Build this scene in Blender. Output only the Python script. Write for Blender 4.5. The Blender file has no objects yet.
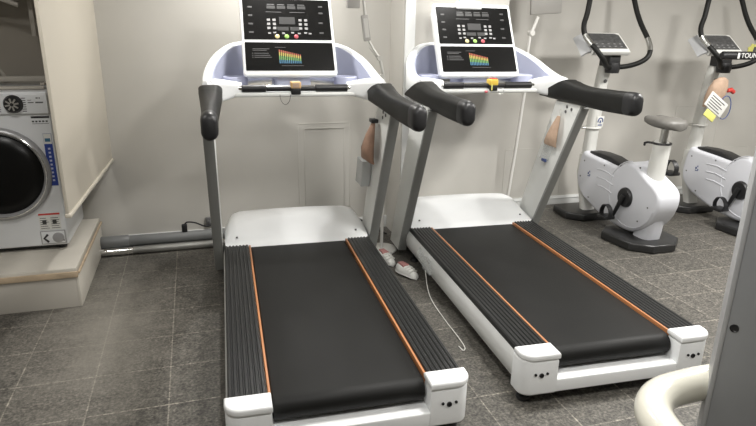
import bpy, bmesh, math, random
from mathutils import Vector, Matrix
random.seed(4)
scene = bpy.context.scene
COL = scene.collection
PI = math.pi
V = Vector

# ------------------------------------------------------------------ materials
def mat(name, col, rough=0.5, metal=0.0, var=0.0, vscale=8.0, bump=0.0, bscale=60.0, coat=0.0, trans=0.0, spec=0.5, alpha=1.0):
    m = bpy.data.materials.new(name); m.use_nodes = True
    nt = m.node_tree; n = nt.nodes; l = nt.links
    b = n['Principled BSDF']
    b.inputs['Base Color'].default_value = (*col, 1)
    b.inputs['Roughness'].default_value = rough
    b.inputs['Metallic'].default_value = metal
    b.inputs['Specular IOR Level'].default_value = spec
    if coat: b.inputs['Coat Weight'].default_value = coat; b.inputs['Coat Roughness'].default_value = 0.12
    if trans: b.inputs['Transmission Weight'].default_value = trans
    if alpha < 1: b.inputs['Alpha'].default_value = alpha
    tc = n.new('ShaderNodeTexCoord')
    if var:
        nz = n.new('ShaderNodeTexNoise'); nz.inputs['Scale'].default_value = vscale; nz.inputs['Detail'].default_value = 5
        l.new(tc.outputs['Object'], nz.inputs['Vector'])
        r = n.new('ShaderNodeValToRGB')
        r.color_ramp.elements[0].position = 0.3; r.color_ramp.elements[1].position = 0.7
        r.color_ramp.elements[0].color = (*[c*(1-var) for c in col], 1)
        r.color_ramp.elements[1].color = (*[min(1, c*(1+var)) for c in col], 1)
        l.new(nz.outputs['Fac'], r.inputs['Fac']); l.new(r.outputs['Color'], b.inputs['Base Color'])
    if bump:
        nz = n.new('ShaderNodeTexNoise'); nz.inputs['Scale'].default_value = bscale; nz.inputs['Detail'].default_value = 4
        l.new(tc.outputs['Object'], nz.inputs['Vector'])
        bp = n.new('ShaderNodeBump'); bp.inputs['Strength'].default_value = bump; bp.inputs['Distance'].default_value = 0.004
        l.new(nz.outputs['Fac'], bp.inputs['Height']); l.new(bp.outputs['Normal'], b.inputs['Normal'])
    return m

def floor_mat():
    m = bpy.data.materials.new('slate_floor_tiles'); m.use_nodes = True
    nt = m.node_tree; n = nt.nodes; l = nt.links; b = n['Principled BSDF']
    tc = n.new('ShaderNodeTexCoord')
    mp = n.new('ShaderNodeMapping'); mp.inputs['Location'].default_value = (0.19, 0.128, 0)   # grout at x=-.19+.303k, y=2.995-.2845k
    l.new(tc.outputs['Object'], mp.inputs['Vector'])
    br = n.new('ShaderNodeTexBrick'); br.offset = 0.0; br.squash = 1.0
    br.inputs['Color1'].default_value = (0.074, 0.071, 0.065, 1); br.inputs['Color2'].default_value = (0.090, 0.086, 0.079, 1)
    br.inputs['Mortar'].default_value = (0.19, 0.18, 0.16, 1)
    br.inputs['Scale'].default_value = 1.0; br.inputs['Mortar Size'].default_value = 0.0028
    br.inputs['Brick Width'].default_value = 0.303; br.inputs['Row Height'].default_value = 0.2845
    l.new(mp.outputs['Vector'], br.inputs['Vector'])
    nz = n.new('ShaderNodeTexNoise'); nz.inputs['Scale'].default_value = 26; nz.inputs['Detail'].default_value = 12; nz.inputs['Roughness'].default_value = 0.85
    l.new(tc.outputs['Object'], nz.inputs['Vector'])
    r = n.new('ShaderNodeValToRGB'); r.color_ramp.elements[0].position = 0.36; r.color_ramp.elements[1].position = 0.64
    r.color_ramp.elements[0].color = (0.3, 0.3, 0.3, 1); r.color_ramp.elements[1].color = (1.8, 1.77, 1.7, 1)
    l.new(nz.outputs['Fac'], r.inputs['Fac'])
    mx0 = n.new('ShaderNodeMix'); mx0.data_type = 'RGBA'; mx0.blend_type = 'MULTIPLY'; mx0.inputs[0].default_value = 1.0
    l.new(br.outputs['Color'], mx0.inputs[6]); l.new(r.outputs['Color'], mx0.inputs[7])
    ng = n.new('ShaderNodeTexNoise'); ng.inputs['Scale'].default_value = 85; ng.inputs['Detail'].default_value = 4; ng.inputs['Roughness'].default_value = 0.6
    l.new(tc.outputs['Object'], ng.inputs['Vector'])
    rg = n.new('ShaderNodeValToRGB'); rg.color_ramp.elements[0].position = 0.38; rg.color_ramp.elements[1].position = 0.66
    rg.color_ramp.elements[0].color = (0.55, 0.55, 0.55, 1); rg.color_ramp.elements[1].color = (1.75, 1.73, 1.68, 1)
    l.new(ng.outputs['Fac'], rg.inputs['Fac'])
    mx = n.new('ShaderNodeMix'); mx.data_type = 'RGBA'; mx.blend_type = 'MULTIPLY'; mx.inputs[0].default_value = 1.0
    l.new(mx0.outputs[2], mx.inputs[6]); l.new(rg.outputs['Color'], mx.inputs[7])
    # a dusty smear beside the plinth: own shape, centred near (-0.45, 2.9)
    ms = n.new('ShaderNodeMapping'); ms.inputs['Location'].default_value = (0.98, -2.36, 0); ms.inputs['Scale'].default_value = (1.9, 0.82, 1)
    l.new(tc.outputs['Object'], ms.inputs['Vector'])
    wn = n.new('ShaderNodeTexNoise'); wn.inputs['Scale'].default_value = 5; wn.inputs['Detail'].default_value = 12; wn.inputs['Roughness'].default_value = .75
    l.new(tc.outputs['Object'], wn.inputs['Vector'])
    ln = n.new('ShaderNodeVectorMath'); ln.operation = 'LENGTH'; l.new(ms.outputs['Vector'], ln.inputs[0])
    ad = n.new('ShaderNodeMath'); ad.operation = 'ADD'; l.new(ln.outputs['Value'], ad.inputs[0])
    wm_ = n.new('ShaderNodeMath'); wm_.operation = 'MULTIPLY_ADD'; wm_.inputs[1].default_value = 1.6; wm_.inputs[2].default_value = -.3
    l.new(wn.outputs['Fac'], wm_.inputs[0]); l.new(wm_.outputs[0], ad.inputs[1])
    rr = n.new('ShaderNodeMapRange'); rr.inputs['From Min'].default_value = 0.55; rr.inputs['From Max'].default_value = 1.35
    rr.inputs['To Min'].default_value = 0.75; rr.inputs['To Max'].default_value = 0.0
    l.new(ad.outputs[0], rr.inputs['Value'])
    m2 = n.new('ShaderNodeMix'); m2.data_type = 'RGBA'; m2.inputs[7].default_value = (0.23, 0.215, 0.185, 1)
    l.new(rr.outputs['Result'], m2.inputs[0]); l.new(mx.outputs[2], m2.inputs[6])
    l.new(m2.outputs[2], b.inputs['Base Color'])
    b.inputs['Roughness'].default_value = 0.5
    bp = n.new('ShaderNodeBump'); bp.inputs['Strength'].default_value = 0.35; bp.inputs['Distance'].default_value = 0.004
    l.new(nz.outputs['Fac'], bp.inputs['Height']); l.new(bp.outputs['Normal'], b.inputs['Normal'])
    return m

M = {}
M['floor'] = floor_mat()
M['wall'] = mat('cream_wall_paint', (0.475, 0.46, 0.425), 0.62, var=0.03, vscale=1.5, bump=0.08, bscale=25)
M['wall_panel'] = mat('pale_wall_panel', (0.485, 0.472, 0.437), 0.55, var=0.03, vscale=2)
M['wall_white'] = mat('white_corner_trim', (0.66, 0.67, 0.66), 0.4)
M['ceiling'] = mat('white_ceiling_paint', (0.72, 0.70, 0.66), 0.8)
M['white'] = mat('white_machine_plastic', (0.85, 0.865, 0.87), 0.32, var=0.03, vscale=5)
M['white_body'] = mat('white_satin_frame', (0.72, 0.73, 0.72), 0.4, var=0.05, vscale=6)
M['lav'] = mat('lavender_grey_plastic', (0.40, 0.42, 0.53), 0.4)
M['lav_light'] = mat('light_lavender_plastic', (0.50, 0.52, 0.66), 0.4)
M['belt'] = mat('black_running_belt', (0.007, 0.007, 0.0065), 0.55, var=0.15, vscale=5, bump=0.12, bscale=350, spec=.25)
M['rail'] = mat('charcoal_ribbed_rubber', (0.019, 0.0195, 0.0195), 0.36, spec=.3)
M['orange'] = mat('orange_stripe', (0.42, 0.175, 0.07), 0.42)
M['grip'] = mat('black_foam_grip', (0.010, 0.010, 0.009), 0.5, spec=.25, bump=0.12, bscale=220)
M['black'] = mat('black_plastic', (0.012, 0.012, 0.013), 0.42)
M['gloss'] = mat('black_gloss_panel', (0.006, 0.006, 0.006), 0.25, spec=0.35)
M['post_grey'] = mat('grey_steel_strip', (0.23, 0.235, 0.225), 0.42, var=0.04, vscale=4)
M['post_white'] = mat('white_post_plate', (0.70, 0.71, 0.69), 0.4, var=0.03, vscale=5)
M['chrome'] = mat('chrome', (0.75, 0.75, 0.74), 0.14, 1.0)
M['steel'] = mat('brushed_steel', (0.55, 0.55, 0.53), 0.28, 1.0)
M['pipe'] = mat('grey_plastic_pipe', (0.15, 0.155, 0.155), 0.38)
M['silver_pipe'] = mat('silver_foil_pipe', (0.36, 0.36, 0.345), 0.3, 0.7)
M['kraft'] = mat('kraft_paper', (0.46, 0.325, 0.235), 0.75, var=0.12, vscale=30)
M['kraft_dark'] = mat('brown_paper', (0.33, 0.205, 0.145), 0.7, var=0.15, vscale=25)
M['film'] = mat('clear_plastic_film', (0.8, 0.83, 0.83), 0.15, alpha=0.22)
M['milky'] = mat('milky_plastic', (0.58, 0.60, 0.60), 0.25, alpha=0.7)
M['seat'] = mat('grey_seat_vinyl', (0.125, 0.12, 0.11), 0.48, bump=0.05, bscale=150)
M['bike'] = mat('white_bike_plastic', (0.62, 0.63, 0.67), 0.4)
M['flap'] = mat('light_grey_flap', (0.36, 0.365, 0.37), 0.45)
M['bike_tube'] = mat('white_bike_tube', (0.62, 0.62, 0.59), 0.4)
M['foot'] = mat('black_foot_plastic', (0.02, 0.02, 0.02), 0.34)
M['screen'] = mat('grey_console_face', (0.065, 0.065, 0.065), 0.4, var=0.35, vscale=45)
M['cream'] = mat('cream_coated_tube', (0.66, 0.645, 0.56), 0.22, coat=0.3)
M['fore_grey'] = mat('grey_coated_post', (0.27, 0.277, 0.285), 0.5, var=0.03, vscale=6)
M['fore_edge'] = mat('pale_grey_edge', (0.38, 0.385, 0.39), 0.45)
M['board'] = mat('cream_board', (0.54, 0.50, 0.425), 0.45)
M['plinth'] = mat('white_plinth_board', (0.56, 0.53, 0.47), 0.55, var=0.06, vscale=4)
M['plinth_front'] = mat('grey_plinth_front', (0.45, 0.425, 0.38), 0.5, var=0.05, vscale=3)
M['wood'] = mat('raw_wood_edge', (0.46, 0.36, 0.25), 0.65, var=0.18, vscale=14)
M['niche'] = mat('shade_darkened_niche_wall', (0.36, 0.33, 0.285), 0.8)  # back wall colour darkened to carry the shade inside the niche
M['washer'] = mat('white_enamel', (0.70, 0.715, 0.73), 0.3)
M['washer_ring'] = mat('grey_door_ring', (0.36, 0.36, 0.37), 0.3, 0.2)
M['dark_glass'] = mat('dark_door_glass', (0.004, 0.004, 0.004), 0.3, spec=.25)
M['blue'] = mat('blue_sticker', (0.022, 0.05, 0.26), 0.45)
M['paper'] = mat('white_label_paper', (0.68, 0.68, 0.65), 0.6)
M['red'] = mat('red_plastic', (0.52, 0.05, 0.04), 0.45)
M['ink'] = mat('grey_ink', (0.10, 0.10, 0.10), 0.6)
M['yellow'] = mat('yellow_plastic', (0.72, 0.50, 0.07), 0.45)
M['amber'] = mat('amber_plastic', (0.62, 0.40, 0.18), 0.4)
M['lemon'] = mat('pale_yellow_plastic', (0.72, 0.70, 0.20), 0.45)
M['green'] = mat('green_button', (0.30, 0.55, 0.12), 0.4)
M['btn_y'] = mat('pale_yellow_button', (0.70, 0.60, 0.30), 0.4)
M['btn_r'] = mat('red_button', (0.45, 0.07, 0.09), 0.4)
M['print'] = mat('white_print', (0.30, 0.30, 0.30), 0.5)
M['print_mid'] = mat('grey_print', (0.22, 0.22, 0.22), 0.5)
M['print_dim'] = mat('dim_print', (0.06, 0.06, 0.06), 0.5)
M['led'] = mat('unlit_display', (0.055, 0.055, 0.055), 0.35)
M['c_red'] = mat('chart_red', (0.36, 0.09, 0.05), 0.5)
M['c_yel'] = mat('chart_yellow', (0.42, 0.33, 0.08), 0.5)
M['c_grn'] = mat('chart_green', (0.12, 0.28, 0.08), 0.5)
M['c_blu'] = mat('chart_blue', (0.04, 0.14, 0.24), 0.5)
M['pale_blue'] = mat('pale_blue_strip', (0.40, 0.62, 0.80), 0.4)
M['pink'] = mat('dusty_pink_fabric', (0.42, 0.20, 0.19), 0.8)
M['cable'] = mat('white_cable', (0.62, 0.62, 0.58), 0.5)
M['navy'] = mat('navy_print', (0.05, 0.08, 0.22), 0.5)
M['rack'] = mat('taupe_metal_rack', (0.46, 0.43, 0.38), 0.5)
M['stand'] = mat('white_stand_tube', (0.66, 0.65, 0.62), 0.35)
M['holder_grey'] = mat('grey_holder', (0.30, 0.29, 0.27), 0.5)
M['silver'] = mat('silver_joint', (0.50, 0.49, 0.46), 0.35, 0.6)

# ------------------------------------------------------------------ mesh helpers
class MB:
    def __init__(s): s.bm = bmesh.new()
    def _merge(s, b2, xf=None):
        if xf is not None: bmesh.ops.transform(b2, matrix=xf, verts=b2.verts)
        me = bpy.data.meshes.new('tmp'); b2.to_mesh(me); s.bm.from_mesh(me); bpy.data.meshes.remove(me); b2.free()
        return s
    def box(s, x0, x1, y0, y1, z0, z1, bev=0.0, seg=2, xf=None):
        b = bmesh.new(); bmesh.ops.create_cube(b, size=1)
        for v in b.verts:
            v.co = V((x0 + (v.co.x+.5)*(x1-x0), y0 + (v.co.y+.5)*(y1-y0), z0 + (v.co.z+.5)*(z1-z0)))
        if bev: bmesh.ops.bevel(b, geom=b.edges[:], offset=bev, segments=seg, affect='EDGES', clamp_overlap=True, profile=.5)
        return s._merge(b, xf)
    def prism(s, poly, axis, d0, d1, bev=0.0, seg=3, xf=None):
        b = bmesh.new()
        def P(p, d):
            return V((d, p[0], p[1])) if axis == 'x' else V((p[0], d, p[1])) if axis == 'y' else V((p[0], p[1], d))
        A = [b.verts.new(P(p, d0)) for p in poly]; B = [b.verts.new(P(p, d1)) for p in poly]
        n = len(poly)
        f0 = b.faces.new(A); f1 = b.faces.new(B[::-1])
        for i in range(n): b.faces.new((A[i], B[i], B[(i+1) % n], A[(i+1) % n]))
        bmesh.ops.recalc_face_normals(b, faces=b.faces)
        if bev:
            es = list(f0.edges) + list(f1.edges)
            bmesh.ops.bevel(b, geom=es, offset=bev, segments=seg, affect='EDGES', clamp_overlap=True, profile=.5)
        return s._merge(b, xf)
    def loft(s, secs, closed=True, caps=True, loop=False):
        b = bmesh.new(); R = [[b.verts.new(V(p)) for p in sec] for sec in secs]; m = len(secs[0])
        ns = len(R)
        for i in range(ns if loop else ns-1):
            for j in range(m if closed else m-1):
                a, c = R[i], R[(i+1) % ns]
                try: b.faces.new((a[j], a[(j+1) % m], c[(j+1) % m], c[j]))
                except ValueError: pass
        if caps and closed and not loop:
            b.faces.new(R[0][::-1]); b.faces.new(R[-1])
        bmesh.ops.recalc_face_normals(b, faces=b.faces)
        return s._merge(b)
    def tube(s, pts, r, n=12, rz=None, caps=True, loop=False):
        pts = [V(p) for p in pts]; k = len(pts); secs = []
        up = V((0, 0, 1)); prev = None
        for i, p in enumerate(pts):
            if loop: t = pts[(i+1) % k] - pts[i-1]
            else: t = pts[min(i+1, k-1)] - pts[max(i-1, 0)]
            t.normalize()
            if prev is None:
                a = up.cross(t)
                if a.length < 1e-3: a = V((1, 0, 0)).cross(t)
                a.normalize()
            else:
                a = prev - t*prev.dot(t)
                a.normalize()
            prev = a; c = t.cross(a)
            rr = r[i] if isinstance(r, (list, tuple)) else r
            r2 = rr if rz is None else rr*rz
            secs.append([p + a*rr*math.cos(2*PI*j/n) + c*r2*math.sin(2*PI*j/n) for j in range(n)])
        return s.loft(secs, caps=caps, loop=loop)
    def lathe(s, prof, xf=None, n=32):     # prof: (r, z) about z
        b = bmesh.new(); rings = []
        for r, z in prof:
            if r < 1e-6: rings.append([b.verts.new((0, 0, z))])
            else: rings.append([b.verts.new((r*math.cos(2*PI*j/n), r*math.sin(2*PI*j/n), z)) for j in range(n)])
        for A, B in zip(rings[:-1], rings[1:]):
            for j in range(n):
                k = (j+1) % n
                if len(A) == 1 and len(B) == 1: continue
                if len(A) == 1: b.faces.new((A[0], B[k], B[j]))
                elif len(B) == 1: b.faces.new((A[j], A[k], B[0]))
                else: b.faces.new((A[j], A[k], B[k], B[j]))
        bmesh.ops.recalc_face_normals(b, faces=b.faces)
        return s._merge(b, xf)
    def sheet(s, rows, th=0.002):           # grid of points with a little thickness
        b = bmesh.new(); R = [[b.verts.new(V(p)) for p in r] for r in rows]
        for A, B in zip(R[:-1], R[1:]):
            for j in range(len(A)-1): b.faces.new((A[j], A[j+1], B[j+1], B[j]))
        bmesh.ops.recalc_face_normals(b, faces=b.faces)
        bmesh.ops.solidify(b, geom=b.faces[:], thickness=th)
        return s._merge(b)
    def build(s, name, m, parent=None, smooth=35, xf=None):
        if xf is not None: bmesh.ops.transform(s.bm, matrix=xf, verts=s.bm.verts)
        me = bpy.data.meshes.new(name); s.bm.to_mesh(me); s.bm.free()
        me.materials.append(M[m] if isinstance(m, str) else m)
        if smooth:
            me.polygons.foreach_set('use_smooth', [True]*len(me.polygons))
            me.set_sharp_from_angle(angle=math.radians(smooth))
        o = bpy.data.objects.new(name, me); COL.objects.link(o)
        if parent is not None: o.parent = parent
        return o

def tag(o, label, cat, group=None):
    o['label'] = label; o['category'] = cat
    if group: o['group'] = group
    return o
def thing(name, label, cat, loc=(0, 0, 0), rz=0, group=None):
    o = bpy.data.objects.new(name, None); o.empty_display_size = .1; COL.objects.link(o)
    o.location = loc; o.rotation_euler = (0, 0, rz)
    return tag(o, label, cat, group)
def struct(o): o['kind'] = 'structure'; return o
def copy_tree(o, parent=None):
    c = o.copy(); COL.objects.link(c)
    if parent is not None: c.parent = parent
    for ch in [x for x in bpy.data.objects if x.parent == o]: copy_tree(ch, c)
    return c
def smoothpts(pts, k=6, closed=False):
    pts = [V(p) for p in pts]; n = len(pts); out = []
    for i in range(n if closed else n-1):
        p0 = pts[(i-1) % n] if closed or i > 0 else pts[0]*2 - pts[1]
        p1 = pts[i]; p2 = pts[(i+1) % n]
        p3 = pts[(i+2) % n] if closed or i+2 < n else pts[-1]*2 - pts[-2]
        for j in range(k):
            t = j/k
            out.append(0.5*((2*p1) + (p2-p0)*t + (2*p0-5*p1+4*p2-p3)*t*t + (3*p1-p0-3*p2+p3)*t**3))
    if not closed: out.append(pts[-1])
    return out
def rrect(w, h, r, n=5):
    r = min(r, w/2-1e-4, h/2-1e-4); out = []
    for cx, cy, a0 in ((w/2-r, h/2-r, 0), (-w/2+r, h/2-r, 90), (-w/2+r, -h/2+r, 180), (w/2-r, -h/2+r, 270)):
        for i in range(n+1):
            a = math.radians(a0 + 90*i/n); out.append((cx + r*math.cos(a), cy + r*math.sin(a)))
    return out
def frame(o, x, y):      # 4x4 with given origin, x axis, y axis
    x = V(x).normalized(); z = x.cross(V(y)).normalized(); y = z.cross(x)
    m = Matrix((x, y, z)).transposed().to_4x4(); m.translation = V(o); return m

# ------------------------------------------------------------------ room
YA, YB, YC = 4.03, 4.25, 3.745           # back wall left of the column, back wall right of it, column face
HC = 2.25
def wallbox(name, a, m='wall', bev=0):
    o = MB().box(*a, bev=bev).build(name, m, smooth=0); return struct(o)
wallbox('floor', (-2.3, 6.2, -2.8, 4.6, -0.1, 0.0), 'floor')
wallbox('ceiling', (-2.3, 6.2, -2.8, 4.6, HC, HC+.1), 'ceiling')
wallbox('wall_back', (-0.80, 1.33, YA, YA+.5, 0, HC))
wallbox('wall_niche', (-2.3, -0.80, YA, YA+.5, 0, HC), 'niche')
wallbox('wall_column', (1.312, 2.053, YC, 4.5, 0, HC))
wallbox('wall_back_right', (2.053, 6.2, YB, YB+.3, 0, HC))
wallbox('wall_left', (-2.3, -2.1, -2.8, YA, 0, HC))
wallbox('wall_right', (6.0, 6.2, -2.8, YB, 0, HC))
wallbox('wall_front', (-2.3, 6.2, -2.8, -2.6, 0, HC))
o = struct(MB().box(1.318, 1.385, YC-.012, YC, 0, HC, .003).build('trim_1', 'wall_white'))
o = struct(MB().box(-0.55, 1.312, YA-.012, YA, 0, .09, .003).build('baseboard_back', 'wall_white'))
o = struct(MB().box(2.06, 6.0, YB-.014, YB, 0, .075, .003).box(2.06, 6.0, YB-.02, YB-.01, .05, .062, .003).build('baseboard_right', 'wall_white'))
# thin raised mouldings on the walls
def moulding(name, x0, x1, z0, z1, y, fill=True):
    b = MB(); w = .006
    b.box(x0, x1, y-.0025, y, z1-w, z1, .002).box(x0, x0+w, y-.0025, y, z0, z1-w, .002).box(x1-w, x1, y-.0025, y, z0, z1-w, .002).box(x0+w, x1-w, y-.0025, y, z0, z0+w, .002)
    if fill: b.box(x0+w, x1-w, y-.001, y, z0+w, z1-w)
    return struct(b.build(name, 'wall_panel'))
moulding('trim_2', .655, 1.03, .14, .80, YA)
moulding('trim_3', .70, .99, .14, .765, YA-.002, False)
moulding('trim_4', 4.06, 4.55, .075, .82, YB)
moulding('trim_5', 4.60, 4.98, .075, .43, YB)
moulding('trim_6', 2.40, 2.95, .075, .50, YB)

# ------------------------------------------------------------------ treadmill (local: x right, y towards the console, z up)
def make_treadmill():
    t = thing('treadmill', '', 'treadmill')
    # side frames
    for s in (-1, 1):
        poly = [(.29, .05), (.385, .05), (.415, .075), (.432, .13), (.432, .175), (.422, .212), (.29, .212)]
        b = MB().prism([(s*x, z) for x, z in poly], 'y', -.02, 1.62)
        b.build('side_frame', 'white_body', t)
    # ribbed foot rails
    for s in (-1, 1):
        n = 7; x0, x1 = .290, .424; w = (x1-x0)/n; pr_ = [(x0, .205)]
        for i in range(n):
            a = x0 + i*w
            pr_ += [(a+w*.10, .2275), (a+w*.28, .2320), (a+w*.72, .2320), (a+w*.90, .2275)]
        pr_ += [(x1, .226), (x1, .205)]
        MB().prism([(s*x, z) for x, z in pr_], 'y', 0.0, 1.55).build('foot_rail', 'rail', t, smooth=20)
        MB().box(*sorted((s*.2785, s*.2880)), -.002, 1.55, .19, .2285, .002).build('accent_stripe', 'orange', t)
    # belt loop around the rear roller
    path = []
    zt, zb, yr, yf = .216, .124, .010, 1.60
    rc = (zt+zb)/2; rr = (zt-zb)/2
    for i in range(17):
        a = PI/2 + PI*i/16; path.append((yr + rr*math.cos(a), rc + rr*math.sin(a)))
    for i in range(17):
        a = -PI/2 + PI*i/16; path.append((yf + rr*math.cos(a), rc + rr*math.sin(a)))
    MB().prism(path, 'x', -.274, .274, .004, 2).build('running_belt', 'belt', t, smooth=40)
    MB().box(-.275, .275, .02, 1.55, .125, .209).build('deck', 'black', t)
    # rear end caps
    for s in (-1, 1):
        def plan(x0, x1, y0, y1, r):
            pts = [(x0, y1), (x0, y0)]
            for i in range(9):
                a = -PI/2 + (PI/2)*i/8; pts.append((x1-r + r*math.cos(a), y0+r + r*math.sin(a)))
            pts.append((x1, y1)); return [(s*x, y) for x, y in pts]
        b = MB().prism(plan(.281, .4345, -.078, .012, .05), 'z', .05, .21, .012, 3)
        c = b.build('rear_cap', 'white', t)
        MB().prism(plan(.278, .437, -.084, .004, .056), 'z', .207, .2385, .011, 4).build('cap_lid', 'white', c)
        for k, (x, z, r) in enumerate(((.327, .148, .0055), (.352, .142, .010), (.378, .148, .0055))):
            yy = -.079
            MB().lathe([(0, 0), (r, 0), (r, .006), (r*.7, .007), (r*.6, .003), (0, .003)], frame((s*x, yy+.003, z), (1, 0, 0), (0, 0, 1)), 16).build('bolt', 'black', c)
    MB().box(-.285, .285, -.077, .06, .055, .115, .006, 3).build('rear_crossbar', 'white', t)
    # feet
    for s in (-1, 1):
        for y in (-.01, 1.5):
            MB().lathe([(0, 0), (.028, 0), (.03, .008), (.026, .018), (.012, .02), (.012, .055), (0, .055)], Matrix.Translation((s*.385, y, 0)), 20).build('foot', 'black', t)
    # motor hood
    secs = []
    for y, hw, z, arch, r in ((1.485, .418, .243, .010, .015), (1.51, .420, .255, .014, .02), (1.56, .421, .276, .016, .03), (1.64, .420, .306, .014, .05), (1.73, .415, .328, .010, .065), (1.79, .405, .334, .008, .075), (1.83, .392, .327, .006, .075), (1.86, .37, .30, .004, .07), (1.88, .345, .25, .002, .05), (1.885, .335, .12, 0, .03)):
        zb = .214 if y < 1.6 else .06
        if y > 1.88: zb = .08
        top = []
        N = 24
        for i in range(N+1):
            u = -1 + 2*i/N; x = u*hw
            e = max(0, (abs(u)*hw - (hw-r))/r); dz = -r*(1-math.sqrt(max(0, 1-e*e)))*.8
            yy = y + (.085*(1-u*u) if y < 1.6 else .03*(1-u*u)*(1 if y < 1.7 else .5))
            top.append((x, yy, z + arch*(1-u*u) + dz))
        yb = y
        secs.append([(-hw, yb, zb)] + top + [(hw, yb, zb)])
    MB().loft(secs).build('motor_hood', 'white', t, smooth=50)
    for s in (-1, 1):
        MB().lathe([(0, .003), (.006, .002), (.006, -.004), (0, -.004)], Matrix.Translation((s*.352, 1.53, .2655)), 12).build('hood_screw', 'ink', t)
    # uprights
    for s in (-1, 1):
        poly = [(1.60, .045), (1.50, .25), (1.095, 1.04), (1.365, 1.04), (1.70, .28), (1.80, .045)]
        x0, x1 = sorted((s*.434, s*.488))
        u = MB().prism(poly, 'x', x0, x1, .006, 2).build('upright', 'post_white', t)
        strip = [(1.606, .05), (1.506, .25), (1.106, 1.03), (1.090, 1.02), (1.488, .246), (1.588, .047)]
        MB().prism(strip, 'x', x0+.001, x1-.001, .003, 2).build('rear_strip', 'post_grey', u)
        if s > 0:
            for y, z in ((1.235, 1.015), (1.185, 1.005), (1.245, .985)):
                MB().lathe([(0, .004), (.009, .003), (.009, 0), (0, 0)], frame((x0-.0005, y, z), (0, 0, 1), (0, 1, 0)), 14).build('bolt', 'ink', u)
    # console shell: a U of rim around a recess
    half = [(.478, 1.36, 1.168, 1.065), (.482, 1.47, 1.180, 1.065), (.474, 1.58, 1.212, 1.068), (.448, 1.68, 1.258, 1.075), (.40, 1.77, 1.302, 1.085), (.33, 1.85, 1.338, 1.095), (.23, 1.92, 1.352, 1.105), (.11, 1.965, 1.35, 1.11), (0, 1.97, 1.35, 1.115)]
    full = [(-x, y, a, b) for x, y, a, b in half] + [h for h in half[-2::-1]]
    pts = smoothpts([V((x, y, a)) for x, y, a, b in full], 4); bot = smoothpts([V((x, y, b)) for x, y, a, b in full], 4)
    secs = []; liner = []
    K = len(pts)
    for i, (p, q) in enumerate(zip(pts, bot)):
        tt = pts[min(i+1, K-1)] - pts[max(i-1, 0)]; tt.z = 0; tt.normalize()
        nrm = V((tt.y, -tt.x, 0))         # towards the inside of the U
        f = min(1, min(i, K-1-i)/8)
        w = .046 + .008*(1-f); w2 = .06
        secs.append([q + nrm*.018, V((p.x, p.y, q.z+.02)), V((p.x, p.y, p.z-.012)) - nrm*.0, p + nrm*.008, p + nrm*(w-.01), V((p.x, p.y, p.z-.012)) + nrm*w, V((q.x, q.y, q.z+.015)) + nrm*w2])
        liner.append((p, q, nrm, w, w2))
    sh = MB().loft(secs).build('console_shell', 'white', t, smooth=60)
    ls = []
    for i, (p, q, nrm, w, w2) in enumerate(liner):
        if i < 5 or i > K-6: continue
        a = V((p.x, p.y, p.z-.014)) + nrm*(w+.002); b_ = V((q.x, q.y, q.z+.025)) + nrm*(w2+.002)
        ls.append([a, b_, b_ + nrm*.006, a + nrm*.006])
    MB().loft(ls).build('recess_liner', 'lav', sh, smooth=60)
    tray = [(-.42, 1.50), (.42, 1.50), (.41, 1.58), (.385, 1.66), (.34, 1.74), (.27, 1.81), (.18, 1.86), (-.18, 1.86), (-.27, 1.81), (-.34, 1.74), (-.385, 1.66), (-.41, 1.58)]
    MB().prism(tray, 'z', 1.072, 1.094, .006, 2).build('recess_tray', 'lav', sh)
    for s in (-1, 1):     # bottle wells
        MB().lathe([(.06, 0), (.066, .0), (.068, .07), (.064, .075), (.058, .07), (.056, .0), (.06, 0)], Matrix.Translation((s*.31, 1.64, 1.094)), 28).build('bottle_well', 'lav_light', sh)
    MB().box(-.36, .36, 1.44, 1.53, 1.076, 1.100, .009, 3).build('cross_beam', 'post_white', t)
    # arms that carry the grips
    for s in (-1, 1):
        secs = []
        for x, yc, dy, z0, z1 in ((.283, 1.475, .022, 1.085, 1.150), (.32, 1.475, .035, 1.075, 1.155), (.37, 1.465, .06, 1.062, 1.163), (.42, 1.45, .085, 1.055, 1.168), (.455, 1.44, .095, 1.053, 1.167)):
            secs.append([(s*x, yc + px*1, (z0+z1)/2 + pz) for px, pz in rrect(2*dy, z1-z0, .02, 4)])
        MB().loft(secs).build('handlebar_arm', 'white', t, smooth=50)
        secs = []; N = 18
        for i in range(N+1):
            u = i/N
            yc = 1.40 - u*.745
            zc = 1.108 - .034*u + .012*math.sin(u*PI)*(-1)
            w = .122 - .054*min(1, u*1.5) ; h = .118 - .022*math.sin(min(1, u*1.5)*PI)*.6 - .002*u
            if u < .06: w *= .96; h *= .95
            k = 2.6*(1-u)**2.2*(1 if u < .9 else 0)
            e = 1.0
            if i == N: e = .82
            if i == N-1: e = .97
            xo = .441 - .002*u
            secs.append([(s*xo + px*e, yc - k*pz*e, zc + pz*e) for px, pz in rrect(w, h, .034, 5)])
        g = MB().loft(secs).build('hand_grip', 'grip', t, smooth=50)
        yc, zc = .655, 1.074
        secs = [[(s*.439 + px*e, yc + dy, zc + pz*e) for px, pz in rrect(.068, .116, .034, 5)] for dy, e in ((.055, 1.015), (.012, 1.02), (-.01, .97), (-.022, .84), (-.028, .6))]
        MB().loft(secs).build('grip_cap', 'black', g, smooth=50)
    # sensor bar
    sb = MB().tube([(-.30, 1.46, 1.122), (.30, 1.46, 1.122)], .0145, 16).build('sensor_bar', 'chrome', t)
    for a, b_ in ((-.285, -.155), (.105, .285)):
        MB().tube([(a, 1.458, 1.120), (a+.004, 1.458, 1.120), (b_-.004, 1.458, 1.120), (b_, 1.458, 1.120)], [.014, .0195, .0195, .014], 16).build('pulse_grip', 'black', sb)
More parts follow.
